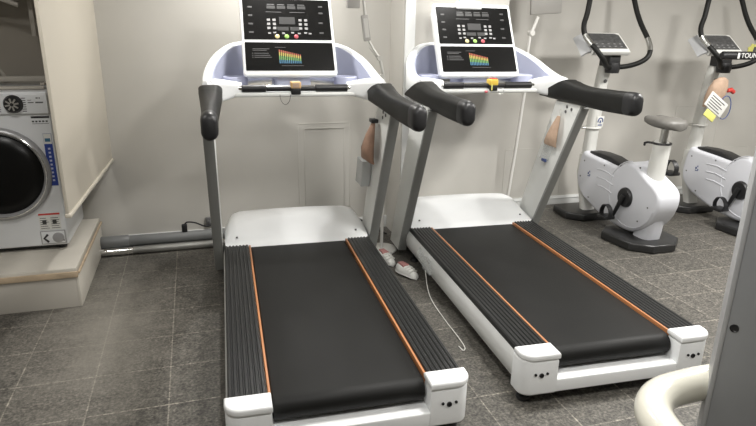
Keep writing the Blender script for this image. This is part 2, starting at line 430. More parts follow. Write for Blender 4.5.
    MB().tube([(-.155, 1.456, 1.1185), (.105, 1.456, 1.1185)], .0142, 12).build('bar_sleeve', 'black', sb)
    # console head, in its own panel frame (x right, y up the panel, z out of it)
    O = V((0, 1.52, 1.168)); up = V((0, .22, .402)).normalized(); L = .466
    F = frame(O, (1, 0, 0), up)
    head = MB()
    out = []
    def trap(wb, wt, y0, y1, r=.025, n=5):
        c = [(wt, y1, 0), (-wt, y1, 90), (-wb, y0, 180), (wb, y0, 270)]; o = []
        for cx, cy, a0 in c:
            sx = 1 if cx > 0 else -1; sy = 1 if cy == y1 else -1
            for i in range(n+1):
                a = math.radians(a0 + 90*i/n); o.append((cx - sx*r + r*math.cos(a), cy - sy*r + r*math.sin(a)))
        return o
    head.prism(trap(.256, .256, -.002, L+.012, .022), 'z', -.022, .004, .009, 3, xf=F)
    secs = [[F @ V((x, y, z)) for x, y in trap(a, b_, y0, y1, .03)] for z, a, b_, y0, y1 in ((-.018, .254, .254, .0, L+.008), (-.06, .250, .250, .01, L), (-.085, .20, .21, .04, L-.05), (-.11, .14, .15, .06, L-.12))]
    head.loft(secs)
    hd = head.build('console_head', 'white', t, smooth=50)
    MB().box(-.10, .10, 1.56, 1.80, 1.08, 1.235, .02, 3).build('console_neck', 'lav', t)
    MB().prism(trap(.241, .240, .026, .192, .006), 'z', .003, .0062, .001, 1, xf=F).build('lower_panel', 'gloss', hd)
    MB().prism(trap(.240, .239, .208, .452, .006), 'z', .003, .0062, .001, 1, xf=F).build('upper_panel', 'gloss', hd)
    def flat(b, x0, x1, y0, y1, z=.0062, th=.0006): return b.box(x0, x1, y0, y1, z, z+th, xf=F)
    # upper panel: displays, keys, print
    for q in [(-.045, .042, .300, .343), (-.058, .004, .262, .284), (.012, .062, .262, .284)] + [(x, x+.046, .392, .410) for x in (-.108, -.052, .004, .060)]:
        flat(MB(), *q).build('display', 'led', hd, smooth=0)
    qs = [(x+.031*i, x+.031*i+.017, .269+.0245*j, .283+.0245*j) for x in (-.112, .062) for i in range(2) for j in range(3)]
    qs += [(x, x+.016, .241+.004*(i % 2), .250+.004*(i % 2)) for i, x in enumerate((-.11, -.082, -.034, .016, .052, .088, .112))]
    for q in qs: flat(MB(), *q).build('key', 'print', hd, smooth=0)
    b = MB()
    for x in (-.108, -.052, .004, .060): flat(b, x+.002, x+.042, .414, .420)
    for x in (-.115, .015): flat(b, x, x+.085, .370, .374)
    b.build('header_print', 'print_dim', hd, smooth=0)
    for x, y in ((-.20, .40), (-.20, .35), (-.20, .30), (-.20, .25), (.19, .41), (.19, .37), (.185, .31), (.185, .25)):
        flat(MB(), x-.012, x+.012, y-.005, y+.005).build('side_mark', 'print_dim', hd, smooth=0)
    for x, m_ in ((-.062, 'btn_y'), (-.010, 'green'), (.042, 'btn_r')):
        MB().lathe([(0, .004), (.0105, .0035), (.0125, .002), (.0125, 0), (0, 0)], F @ Matrix.Translation((x, .226, .0062)), 24).build('button', m_, hd)
    # lower panel: chart and text rows
    x0 = -.060; w = .0102; n = 12
    hs = [.080 - .0026*i for i in range(n)]
    for mname, f0, f1, nm in (('c_blu', 0, .27, 'chart_blue'), ('c_grn', .27, .58, 'chart_green'), ('c_yel', .58, .82, 'chart_yellow'), ('c_red', .82, 1.0, 'chart_red')):
        b = MB()
        for i in range(n): flat(b, x0+i*w, x0+i*w+w*.62, .068+hs[i]*f0, .068+hs[i]*f1)
        b.build(nm, mname, hd, smooth=0)
    b = MB()
    for y, a, c in ((.150, -.200, -.110), (.141, -.200, -.125), (.124, -.192, -.115), (.112, -.192, -.108), (.101, -.192, -.100)): flat(b, a, c, y, y+.0045)
    for y in (.124, .112, .101): flat(b, -.204, -.198, y-.001, y+.005)
    b.build('text_block', 'print_dim', hd, smooth=0)
    flat(MB(), -.080, -.02, .160, .163).build('chart_title', 'print_dim', hd, smooth=0)
    flat(MB(), -.05, .07, .053, .056).build('chart_axis', 'print_dim', hd, smooth=0)
    return t

TR = [((0.45254, 1.76319, 0), -0.04544), ((1.58242, 1.80029, 0), -0.05480)]
t1 = make_treadmill(); t1.location = TR[0][0]; t1.rotation_euler.z = TR[0][1]
t2 = copy_tree(t1); t2.location = TR[1][0]; t2.rotation_euler.z = TR[1][1]
tag(t1, 'white and black treadmill on the left, nearest the washing machine', 'treadmill', 'treadmills')
tag(t2, 'white and black treadmill on the right, beside the exercise bikes', 'treadmill', 'treadmills')
def TM(i): return Matrix.Translation(TR[i][0]) @ Matrix.Rotation(TR[i][1], 4, 'Z')
def T(i, p): return TM(i) @ V(p)

def grips(t): return [o for o in t.children if o.name.startswith('hand_grip')]
def droop(o, dz):
    a = dz/.745; P = V((0, 1.40, 1.108)); Rm = Matrix.Rotation(-a, 4, 'X')
    o.matrix_local = Matrix.Translation(P) @ Rm @ Matrix.Translation(-P)
for t, (dl, dr_) in ((t1, (-.022, -.008)), (t2, (-.004, .026))):
    for o in grips(t):
        x = sum(v.co.x for v in o.data.vertices)
        droop(o, dr_ if x > 0 else dl)
for o in t1.children:
    if o.name.startswith('console_head'): o.location.z += .014; o.location.x -= .012

for o in t2.children:
    if o.name.split('.')[0] in ('handlebar_arm', 'console_shell', 'sensor_bar', 'cross_beam'): o.location.x += .022
    if o.name.startswith('upright') and o.data.vertices[0].co.x < 0: o.location.x += .018
    if o.name.startswith('hand_grip'): o.location.x += .010

# safety keys clipped over the sensor bars
def safety_key(i, x, label, capm):
    k = thing('safety_key', label, 'safety key', T(i, (x, 1.46, 1.096)), TR[i][1], 'treadmill safety keys')
    MB().box(-.026, .026, -.028, .026, -.008, .030, .006, 2).build('clip', 'black', k)
    MB().box(-.028, .028, -.030, .028, .024, .060, .007, 3).build('tape_wrap', capm, k)
    return k
k1 = safety_key(0, .0, 'amber taped black safety key on the left treadmill bar', 'amber')
MB().box(-.018, .018, -.0315, -.029, .030, .054, .001, 1).build('worn_face', 'kraft', k1)
c = [V((-.03 - .028 - .028*math.cos(a), -.02, -.008 - (.052*math.sin(a)))) for a in [PI*i/16 for i in range(17)]]
MB().tube(c, .0014, 6).build('cord', 'black', k1)
k2 = safety_key(1, .050, 'black safety key with red and yellow top on the right treadmill bar', 'yellow')
MB().box(-.012, .024, -.020, .022, .058, .066, .003, 2).build('red_cap', 'red', k2)
MB().box(-.018, -.010, -.0315, -.029, -.004, .03, .001, 1).build('yellow_tail', 'lemon', k2)
MB().tube([V((.052 + .017*math.cos(a), -.02, -.012 + .016*math.sin(a))) for a in [2*PI*i/20 for i in range(20)]], .002, 6, loop=True).build('ring', 'steel', k2)
MB().lathe([(0, -.008), (.009, -.006), (.011, 0), (.009, .006), (0, .008)], Matrix.Translation((-.045, -.02, -.012)), 14).build('bead', 'btn_r', k2)

# white holder clipped over the top of the right console
O = V((0, 1.52, 1.168)); up = V((0, .22, .402)).normalized()
d = thing('phone_holder', 'white clip with pale blue strip on top of the right treadmill console', 'phone holder', T(1, O + up*.46), TR[1][1])
F = frame((-.02, 0, 0), (1, 0, 0), up)
MB().box(-.085, .085, -.022, .030, -.012, .016, .01, 3, xf=F).build('clip_body', 'white', d)
MB().box(-.055, .045, .024, .052, -.008, .012, .006, 2, xf=F).build('blue_strip', 'pale_blue', d)

# ------------------------------------------------------------------ paper pouches hung on the right-hand uprights
def pouch(i, label, m, y, z, w, h, hang, fat=1):
    p = thing('paper_pouch', label, 'paper pouch', T(i, (.43, y, z)), TR[i][1], 'paper pouches on the uprights')
    secs = []
    for v, ww, th in ((0, .014, .006), (.12, .022, .010), (.35, .034, .020), (.65, .047, .028), (.9, .058, .026), (1.0, .060, .012)):
        th *= fat
        secs.append([(-.017 - .5*th + th*.5*math.cos(2*PI*j/14), w*ww/.06*math.sin(2*PI*j/14) - .05*v*hang, -h*v) for j in range(14)])
    MB().loft(secs).build('paper_bag', m, p, smooth=50)
    MB().tube([V((-.014, .008*math.sin(a), .02 + .022*math.cos(a))) for a in [2*PI*k/14 for k in range(14)]], .0016, 6, loop=True).build('string', 'cable', p)
    return p
p1 = pouch(0, 'brown paper pouch hung on the left treadmill right upright', 'kraft_dark', 1.33, .955, .085, .235, -.9, 2.4)
MB().box(-.045, -.006, -.035, .03, -.008, .012, .004, 2).build('binder_clip', 'black', p1)
p2 = pouch(1, 'tan kraft paper pouch hung on the right treadmill upright', 'kraft', 1.275, .955, .074, .19, -1.2)
def wallet(i, label, y, z, h, slope, m, w, th=.012):
    q = thing('plastic_wallet', label, 'plastic wallet', T(i, (.43, y, z)), TR[i][1], 'plastic wallets on the uprights')
    MB().prism([(-w, 0), (w, 0), (w+slope, -h), (-w+slope, -h)], 'x', -th, -.003, .003, 2).build('wallet_body', m, q)
    MB().box(-.018, -.002, slope-.03, slope+.015, -h-.012, -h+.006, .003).build('wallet_clip', 'navy' if i else 'white', q)
    return q
wallet(0, 'milky plastic wallet below the brown pouch on the left treadmill upright', 1.53, .70, .16, .05, 'milky', .075, .055)
wallet(1, 'clear plastic wallet below the kraft pouch on the right treadmill upright', 1.37, .775, .115, .05, 'film', .05)

# torn film stuck on the side frame of the right treadmill
o = MB().sheet([[T(1, (-.446 - .010*math.sin(j*1.7+k), 1.0 + .06*k + .012*math.sin(j*2.1), .20 - .022*j + .01*math.sin(k*2.3))) for j in range(5)] for k in range(5)], .0015).build('plastic_film', 'film')
tag(o, 'crumpled clear film stuck on the side of the right treadmill', 'plastic film')

# ------------------------------------------------------------------ exercise bikes (local: y towards the wall)
CY_, CZ_ = .15, .312
def make_bike():
    t = thing('exercise_bike', '', 'exercise bike')
    def foot(poly, name, yy):
        f = MB().prism([(x, y+yy) for x, y in poly], 'z', 0.0, .062, .014, 3).build(name, 'foot', t)
        return f
    foot([(-.235, .16), (-.21, -.10), (-.09, -.205), (.09, -.205), (.21, -.10), (.235, .16), (.12, .27), (-.12, .27)], 'rear_foot', .02)
    foot([(-.20, .15), (-.22, -.06), (-.12, -.15), (.12, -.15), (.22, -.06), (.20, .15), (.10, .17), (-.10, .17)], 'front_foot', .70)
    # y is relative to room y = 3.2
    P = [(.70, .535), (.735, .42), (.735, .29), (.66, .20), (.54, .145), (.36, .095), (.20, .075), (.05, .085), (-.07, .16), (-.145, .28), (-.16, .38), (-.12, .44), (-.02, .49), (.09, .545), (.17, .563), (.245, .535), (.285, .503), (.45, .515), (.62, .527)]
    prof = [(p.x, p.y) for p in smoothpts([V((a, b, 0)) for a, b in P], 4, True)]
    body = MB().prism(prof, 'x', -.095, .095, .032, 5).build('body_shell', 'bike', t, smooth=60)
    MB().prism([(.29, .49), (.29, .519), (.42, .548), (.55, .553), (.66, .546), (.66, .50)], 'x', -.058, .058, .012, 3).build('top_insert', 'black', body)
    # raised ring and styling ribs on the left and right face
    for s in (-1, 1):
        X = s*.095
        fr = frame((X, CY_, CZ_), (0, s, 0), (0, 0, 1))
        b = MB().tube([V((X, .10 + .235*math.cos(a), .345 + .235*math.sin(a))) for a in [2*PI*k/48 for k in range(-22, 12)]], .0035, 8)
        b.build('ring_rib', 'bike', body)
        MB().lathe([(0, .022), (.062, .020), (.070, .010), (.072, 0), (0, 0)], fr, 32).build('crank_cover', 'black', body)
        b = MB()
        for k in range(3): b.tube([V((X, .50 - .01*k, .44 - .06*k)), V((X, .40, .445 - .062*k)), V((X, .30, .425 - .062*k))], .0045, 8)
        b.build('style_rib', 'bike', body)
        for y, z in ((.66, .47), (.69, .34), (.42, .485), (.05, .55), (-.075, .30), (.0, .18), (.56, .20)):
            MB().lathe([(0, .003), (.006, .002), (.006, -.003), (0, -.003)], frame((X, y, z), (0, -s*-1, 0) if s > 0 else (0, -1, 0), (0, 0, 1)), 10).build('screw', 'ink', body)
    b = MB(); X = -.0965
    for y, z, w, h in ((.595, .385, .012, .016), (.580, .40, .008, .012), (.592, .365, .016, .006), (.575, .372, .006, .018)): b.box(X-.001, X+.002, y-w/2, y+w/2, z-h/2, z+h/2)
    b.build('body_mark', 'navy', body, smooth=0)
    # lower neck to rear foot and fork down to the front foot
    secs = [[(px*a, y + py*bb, z) for px, py in rrect(.15, .15, .05, 5)] for z, y, a, bb in ((.058, .0, 1.0, 1.05), (.12, -.01, .95, 1.1), (.24, -.02, .9, 1.2))]
    MB().loft(secs).build('rear_neck', 'bike', t)
    secs = [[V((px, y + py, z)) for px, py in rrect(.11, .07, .02, 4)] for y, z in ((.68, .055), (.72, .18), (.775, .34), (.762, .50))]
    MB().loft(secs).build('front_fork', 'bike_tube', t)
    # handlebar post
    secs = [[V((px*k*.92, y + py*k, z)) for px, py in rrect(.105, .095, .035, 5)] for y, z, k in ((.76, .40, 1.0), (.75, .53, .97), (.738, .774, .92), (.70, 1.115, .88), (.685, 1.20, .86))]
    MB().loft(secs).build('front_post', 'bike_tube', t)
    MB().tube([V((.062*math.cos(a), 0.741 + .056*math.sin(a), .715)) for a in [2*PI*k/24 for k in range(24)]], .008, 8, loop=True).build('collar', 'bike_tube', t)
    MB().lathe([(0, 0), (.007, 0), (.007, .03), (.011, .032), (.011, .04), (0, .04)], frame((-.055, .741, .715), (0, 1, 0), (0, 0, 1)) @ Matrix.Rotation(PI, 4, 'X'), 12).build('collar_pin', 'steel', t)
    MB().lathe([(0, .008), (.014, .006), (.014, 0), (0, 0)], frame((0, .663, 1.08), (1, 0, 0), (0, -.1, 1)), 14).build('post_bolt', 'ink', t)
    # console
    F = frame((-.105, .51, 1.290), (1, .0, 0), (0, .185, .16))
    F = Matrix.Translation((-.075, .53, 1.292)) @ F.to_3x3().to_4x4()
    hd = MB().prism([(-.16, 0), (.16, 0), (.16, .03), (.15, .20), (-.17, .20), (-.16, .03)], 'z', -.030, .012, .010, 3, xf=F).build('console', 'bike_tube', t)
    MB().prism([(-.14, .03), (.142, .03), (.132, .17), (.10, .186), (-.15, .186)], 'z', .011, .0145, .001, 1, xf=F).build('console_face', 'screen', hd)
    for i in range(5):
        for j in range(2): MB().box(-.11+.05*i, -.092+.05*i, .047+.026*j, .055+.026*j, .0145, .0152, xf=F).build('console_key', 'print_mid', hd, smooth=0)
    for i in range(3): MB().box(-.10+.085*i, -.045+.085*i, .115, .13, .0145, .0152, xf=F).build('console_display', 'led', hd, smooth=0)
    secs = [[F @ V((x, y, z + dz)) for x, dz in ((-.165, .0), (-.195, -.018), (-.225, -.050), (-.215, -.058), (-.185, -.028), (-.155, -.02))] for y, z in ((.02, 0), (.10, .008), (.19, .01))]
    MB().loft(secs).build('side_flap', 'flap', hd)
    MB().box(-.05, .05, .575, .70, 1.19, 1.275, .012, 3).build('console_bracket', 'black', t)
    # handlebar: both arms rise from the clamp
    pl = [(0, .60, 1.185), (-.09, .55, 1.195), (-.17, .49, 1.245), (-.225, .505, 1.31), (-.27, .585, 1.40), (-.285, .605, 1.475), (-.272, .60, 1.56), (-.262, .60, 1.66), (-.262, .59, 1.74)]
    pl = [V(p) for p in pl]; prr = [V((-p.x, p.y, p.z)) for p in pl]
    pr2 = [V((.0, .60, 1.185)), V((.09, .56, 1.195)), V((.17, .52, 1.225)), V((.225, .505, 1.27)), V((.255, .535, 1.335)), V((.258, .59, 1.41)), V((.255, .66, 1.49)), V((.25, .72, 1.58)), V((.245, .77, 1.68)), V((.24, .80, 1.74))]
    hb = MB().tube(smoothpts(pl, 5), .0185, 14).tube(smoothpts(pr2, 5), .0185, 14).build('handlebar', 'grip', t, smooth=60)
    MB().tube(smoothpts(pr2, 5)[18:25], .0195, 14).build('pulse_plate', 'steel', hb)
    MB().tube(smoothpts(pl, 5)[17:22], .0195, 14).build('pulse_plate', 'steel', hb)
    MB().lathe([(.0, -.045), (.05, -.04), (.056, 0), (.05, .035), (0, .04)], Matrix.Translation((0, .60, 1.185)), 24).build('clamp', 'black', hb)
    # seat
    ax = V((0, -.05, .28)).normalized()
    a0 = V((0, .01, .41)); a1 = V((0, -.012, .735))
    MB().tube([a0, a1 - ax*.005, a1], [.060, .057, .052], 24).build('seat_tube', 'bike_tube', t)
    MB().tube([a1, V((0, -.022, .845))], [.026, .026], 18).build('seat_post', 'steel', t)
    MB().tube([V((.055*math.cos(a), -.008 + .055*math.sin(a), .728)) for a in [2*PI*k/24 for k in range(24)]], .008, 8, loop=True).tube([V((-.05, .02, .728)), V((-.075, .04, .73)), V((-.082, .06, .722)), V((-.07, .072, .705))], .008, 8).build('seat_clamp', 'black', t)
    # saddle: one long pad, split in two lobes at its far end
    secs = []
    for y, w, zt, hh, notch in ((-.225, .05, .868, .05, 0), (-.205, .155, .882, .062, 0), (-.15, .225, .893, .074, 0), (-.08, .245, .896, .078, 0), (.0, .235, .895, .076, .0), (.06, .215, .894, .072, .004), (.115, .205, .894, .066, .012), (.155, .19, .894, .058, .024), (.178, .16, .89, .044, .03), (.186, .11, .882, .028, .018)):
        N = 24; s_ = []
        for j in range(N):
            a = 2*PI*j/N; cx = math.cos(a); sx = math.sin(a)
            x = .5*w*math.copysign(abs(cx)**.75, cx); z = zt - hh/2 + hh/2*math.copysign(abs(sx)**.7, sx)
            if notch and sx > 0: z -= notch*math.exp(-(x/.03)**2)
            s_.append((x*.84, y*.66 + .0, z + .012))
        secs.append(s_)
    MB().loft(secs).build('saddle', 'seat', t, smooth=70)
    # cranks and pedals
    def crank(s, ang, L=.165):
        X = s*.125; c0 = V((X, CY_, CZ_)); d = V((0, math.cos(ang), math.sin(ang))); e = c0 + d*L
        secs = [[V((X + px, 0, 0)) + c0 + d*u - V((X, 0, 0)) + V((0, -d.z, d.y))*py for px, py in rrect(.016, w, .006, 3)] for u, w in ((-.02, .034), (0, .036), (L*.9, .026), (L+.012, .02))]
        cr = MB().loft(secs).build('crank_arm', 'black', t)
        pd = MB().box(X + min(s*.012, s*.105), X + max(s*.012, s*.105), e.y-.045, e.y+.045, e.z-.012, e.z+.012, .005, 2).build('pedal', 'black', t)
        st = [V((X + s*.06, e.y-.046, e.z)), V((X + s*.06, e.y-.05, e.z+.045)), V((X + s*.06, e.y-.02, e.z+.085)), V((X + s*.06, e.y+.025, e.z+.085)), V((X + s*.06, e.y+.05, e.z+.04)), V((X + s*.06, e.y+.046, e.z))]
        secs = [[p + V((px, 0, 0)) + (p - V((X + s*.06, e.y, e.z))).normalized()*pz for px, pz in ((-.018, -.003), (.018, -.003), (.018, .003), (-.018, .003))] for p in smoothpts(st, 4)]
        MB().loft(secs).build('strap', 'black', pd)
        return pd
    crank(-1, math.radians(-66), .175); crank(1, math.radians(114), .20)
    return t
b1 = make_bike(); b1.location = (2.98, 3.2, 0)
b2 = copy_tree(b1); b2.location = (3.98, 3.155, 0)
tag(b1, 'white upright exercise bike beside the right treadmill, its grey saddle fully in view', 'exercise bike', 'exercise bikes')
tag(b2, 'white exercise bike half hidden behind the grey foreground post', 'exercise bike', 'exercise bikes')
# white label with a blue mark on the first bike's post
lb = tag(MB().box(-.032, .030, -.002, .0, -.045, .045, .0005).build('post_label', 'paper'), 'white label with blue mark on the front post of the nearer bike', 'label')
lb.location = (3.004, 3.2 + .690, .765); lb.rotation_euler = (math.radians(5), 0, 0)
MB().tube([V((.021*math.cos(a), -.0022, .006 + .026*math.sin(a))) for a in [PI*k/12 - .2 for k in range(15)]], .0045, 6).box(-.018, .018, -.004, -.0015, -.028, -.020).box(-.006, .006, -.004, -.0015, -.008, .012).build('blue_mark', 'navy', lb)

# things hung on the second bike
hb = thing('instruction_bag', 'kraft paper bag with printed sheet tied to the farther bike post', 'paper bag', (3.95, 3.2 + .56, .985))
hb.scale = (1.3, 1.1, 1.3)
ax = V((0, -.28, 1)).normalized()
secs = []
for v, w, th in ((0, .018, .012), (.1, .05, .03), (.35, .066, .045), (.7, .066, .05), (1, .055, .045)):
    secs.append([V((-.02 + w*math.cos(2*PI*j/16), -.03 + th*math.sin(2*PI*j/16) + .3*(v-.5)*.18, .10 - .18*v)) for j in range(16)])
MB().loft(secs).build('kraft_bag', 'kraft', hb, smooth=50)
R_ = Matrix.Rotation(math.radians(32), 4, 'Y')
MB().box(-.10, .06, -.095, -.088, -.125, -.035, .002, xf=R_).build('printed_sheet', 'paper', hb)
b = MB()
for k in range(5): b.box(-.085, .035 - .02*(k % 2), -.0965, -.0945, -.115 + .015*k, -.110 + .015*k, xf=R_)
b.build('print_lines', 'ink', hb, smooth=0)
MB().box(-.06, .03, -.098, -.085, -.175, -.130, .006, xf=R_).build('tag_strip', 'lemon', hb)
MB().tube([V((.035, -.06, .02)), V((.06, -.062, .025)), V((.085, -.06, .01))], [.012, .014, .013], 10).build('red_clip', 'red', hb)
MB().tube([V((.03 + .045*math.cos(a), -.07, -.08 + .07*math.sin(a))) for a in [2*PI*k/24 for k in range(24)]], .003, 6, loop=True).build('cord_loop', 'navy', hb)
# black sleeve with white lettering lying across the second bike's handlebar
sl = thing('lettered_sleeve', 'black padded sleeve with white lettering across the farther bike handlebar', 'sleeve', (3.79, 3.545, 1.285), math.radians(-3))
MB().tube([(-.07, 0, 0), (-.06, 0, 0), (.30, 0, 0), (.31, 0, 0)], [.022, .030, .030, .022], 16, rz=1.0).build('sleeve', 'black', sl)
cu = bpy.data.curves.new('letters', 'FONT'); cu.body = 'TOUNCA'; cu.size = .050; cu.extrude = .001; cu.align_x = 'LEFT'; cu.align_y = 'CENTER'
tmp = bpy.data.objects.new('letters', cu); COL.objects.link(tmp)
bpy.context.view_layer.update()
me = bpy.data.meshes.new_from_object(tmp.evaluated_get(bpy.context.evaluated_depsgraph_get()))
bpy.data.objects.remove(tmp)
lt = bpy.data.objects.new('lettering', me); COL.objects.link(lt); lt.parent = sl
me.materials.clear(); me.materials.append(M['paper'])
lt.location = (.075, -.0305, 0); lt.rotation_euler = (PI/2, 0, 0)
MB().box(.045, .062, -.032, -.0295, -.020, .020).build('letter_bar', 'paper', sl)
# yellow tag on the wall behind
yt = thing('yellow_tag', 'yellow wall tag with dark mark behind the farther bike console', 'tag', (4.80, YB, 1.30))
MB().prism([(.075*(1 if k % 2 else .8)*math.cos(2*PI*k/16), .06*(1 if k % 2 else .8)*math.sin(2*PI*k/16)) for k in range(16)], 'y', -.01, 0, .002, 1).build('tag_plate', 'lemon', yt)
MB().prism([(-.02, -.03), (.015, -.035), (.02, 0), (.05, .005), (.045, .025), (-.005, .03)], 'y', -.014, -.009, .002, 1).build('dark_mark', 'ink', yt)

# ------------------------------------------------------------------ jointed stands behind the treadmills
s1 = thing('tablet_stand', 'slim white jointed stand between the two treadmills', 'stand', (1.13, 3.56, 0), 0, 'jointed stands')
MB().lathe([(0, 0), (.10, 0), (.105, .006), (.10, .016), (.02, .02), (0, .02)], None, 32).build('base', 'stand', s1)
MB().tube([(0, 0, .018), (.004, 0, .45), (.02, 0, .95)], .011, 12).build('pole', 'stand', s1)
MB().tube([(.02, 0, .93), (.012, 0, 1.00), (.006, 0, 1.07)], [.015, .012, .012], 12).build('sleeve', 'silver', s1)
MB().tube([(.006, 0, 1.07), (-.014, 0, 1.18), (-.035, 0, 1.26)], .009, 10).tube([(-.02, -.015, 1.15), (-.02, .015, 1.15)], .016, 12).build('lower_link', 'silver', s1)
MB().tube([(-.035, 0, 1.26), (-.08, 0, 1.32), (-.112, 0, 1.375)], .007, 10).tube([(-.045, .012, 1.255), (-.095, .012, 1.32)], .004, 8).tube([(-.035, -.015, 1.26), (-.035, .015, 1.26)], .017, 12).build('upper_link', 'silver', s1)
MB().box(-.022, .022, -.012, .012, -.075, .075, .006, 2, xf=Matrix.Translation((-.125, 0, 1.435)) @ Matrix.Rotation(math.radians(-8), 4, 'Y')).build('knuckle', 'holder_grey', s1)
MB().box(-.012, .012, -.0135, -.011, -.055, .055, .001, 1, xf=Matrix.Translation((-.125, 0, 1.435)) @ Matrix.Rotation(math.radians(-8), 4, 'Y')).build('knuckle_face', 'silver', s1)
MB().tube([(-.13, 0, 1.50), (-.142, 0, 1.60), (-.15, 0, 1.72)], .009, 10).build('top_rod', 'silver', s1)
MB().box(-.245, -.165, -.02, .02, 1.545, 1.72, .006, 2).build('holder', 'holder_grey', s1)
MB().box(-.175, -.14, -.006, .006, 1.64, 1.66, .002).build('holder_arm', 'silver', s1)
s2 = thing('tablet_stand', 'slim white jointed stand behind the right treadmill, against the grey wall', 'stand', (2.24, 3.90, 0), 0, 'jointed stands')
MB().lathe([(0, 0), (.10, 0), (.105, .006), (.10, .016), (.02, .02), (0, .02)], None, 32).build('base', 'stand', s2)
MB().tube([(0, 0, .018), (.05, 0, .60), (.08, 0, 1.0), (.085, 0, 1.12)], .012, 12).build('pole', 'stand', s2)
MB().tube([(.085, 0, 1.10), (.078, 0, 1.30), (.085, 0, 1.40)], .010, 10).tube([(.08, -.02, 1.20), (.08, .02, 1.20)], .02, 12).build('lower_link', 'stand', s2)
MB().tube([(.085, 0, 1.40), (.11, 0, 1.46), (.135, 0, 1.53)], .012, 10).tube([(.092, -.02, 1.42), (.092, .02, 1.42)], .02, 12).build('upper_link', 'stand', s2)
MB().box(-.13, .12, -.012, .012, 0, .20, .008, 2, xf=Matrix.Translation((.20, 0, 1.55)) @ Matrix.Rotation(math.radians(-4), 4, 'Y')).build('holder', 'holder_grey', s2)

# ------------------------------------------------------------------ floor clutter between the machines
def shoe(label, loc, rz, roll=0):
    t = thing('shoe', label, 'shoe', loc, rz, 'pair of shoes on the floor')
    L = .19
    def plan(k, y): 
        u = y/L
        return k*(.030 + .014*math.sin(PI*min(1, u*1.05)) + .006*math.sin(2*PI*u))
    ys = [0, .008, .03, .06, .09, .12, .15, .17, .182, .19]
    secs = []
    for y in ys:
        w = max(.004, plan(1, y)*(1 if 0 < y < L else .3))
        if y in (.008, .182): w *= .8
        secs.append([(w*math.cos(2*PI*j/12)*1.0, y, .012 + .012*math.sin(2*PI*j/12)) for j in range(12)])
    MB().loft(secs).build('sole', 'paper', t)
    secs = []
    for y, h in ((.006, .050), (.03, .062), (.06, .058), (.09, .056), (.12, .060), (.15, .050), (.168, .040), (.184, .028)):
        w = plan(.92, y)*(.75 if y in (.006, .184) else 1)
        secs.append([(w*math.cos(PI*j/10), y, .02 + (h-.02)*math.sin(PI*j/10)) for j in range(11)])
    MB().loft(secs).build('upper', 'paper', t)
    b = MB()
    for k in range(3): b.tube([V((-.028, .11+.022*k, .048-.004*k)), V((0, .114+.022*k, .066-.006*k)), V((.028, .11+.022*k, .048-.004*k))], .0045, 8)
    b.build('laces', 'cable', t)
    MB().prism([(-.018, .02), (.018, .02), (.022, .085), (-.022, .085)], 'z', .045, .0635, .004, 2).build('lining', 'pink', t)
    return t
shoe('white shoe with dusty pink lining, the nearer of two between the treadmills', (1.13, 3.21, 0), math.radians(-163))
shoe('white shoe with dusty pink lining, the one nearer the stand base', (1.085, 3.448, 0), math.radians(-171))
o = tag(MB().tube(smoothpts([T(1, (-.440, 1.12, .10)), T(1, (-.455, 1.02, .03)), T(1, (-.465, .90, .004)), V((1.150, 2.50, .004)), V((1.145, 2.36, .004)), V((1.135, 2.24, .004)), V((1.115, 2.21, .004)), V((1.11, 2.25, .004))], 6), .0024, 8).build('power_cable', 'cable'), 'thin white cable lying on the floor between the treadmills', 'cable')
o = tag(MB().tube(smoothpts([V((.79, 3.97, .20)), V((.95, 3.95, .13)), V((1.08, 3.95, .10)), V((1.2, 3.92, .02)), V((1.26, 3.85, .006))], 6), .006, 8).build('power_cable', 'black'), 'short black cable drooping to the floor behind the left treadmill', 'cable')

# ------------------------------------------------------------------ pipes along the back wall
pp = thing('grey_pipe', 'thick matt grey pipe along the foot of the back wall', 'pipe', (-.62, 3.945, .075))
MB().tube([(-.04, 0, 0), (1.22, 0, 0)], .036, 20).build('pipe_run', 'pipe', pp)
MB().tube([(-.035, 0, 0), (-.03, 0, 0), (.13, 0, 0), (.135, 0, 0)], [.037, .0405, .0405, .037], 20).build('coupling', 'pipe', pp)
pp = thing('silver_pipe', 'shiny silver pipe on the floor in front of the grey pipe', 'pipe', (-.62, 3.895, .026))
MB().tube([(-.04, 0, 0), (1.22, 0, 0)], .025, 18).build('pipe_run', 'silver_pipe', pp)
MB().tube([(-.04, 0, 0), (.16, 0, 0)], .0262, 18).build('sleeve', 'chrome', pp)
pl = thing('cable_plug', 'small black plug with cable on the grey pipe left of the treadmill', 'plug', (-.135, 3.945, .112))
MB().box(-.018, .018, -.016, .016, -.004, .05, .006, 2).build('plug_body', 'black', pl)
MB().tube(smoothpts([V((0, 0, .045)), V((.02, 0, .062)), V((.07, 0, .055)), V((.13, .02, .02)), V((.18, .05, .012))], 6), .0055, 8).build('cord', 'black', pl)
sk = tag(MB().box(-.025, .025, -.018, .012, -.03, .03, .004, 2).box(-.01, .01, -.024, -.016, -.012, .012, .002).build('wall_socket', 'ink'), 'small dark socket low on the back wall beside the left upright', 'socket')
sk.location = (.03, YA-.013, .145)

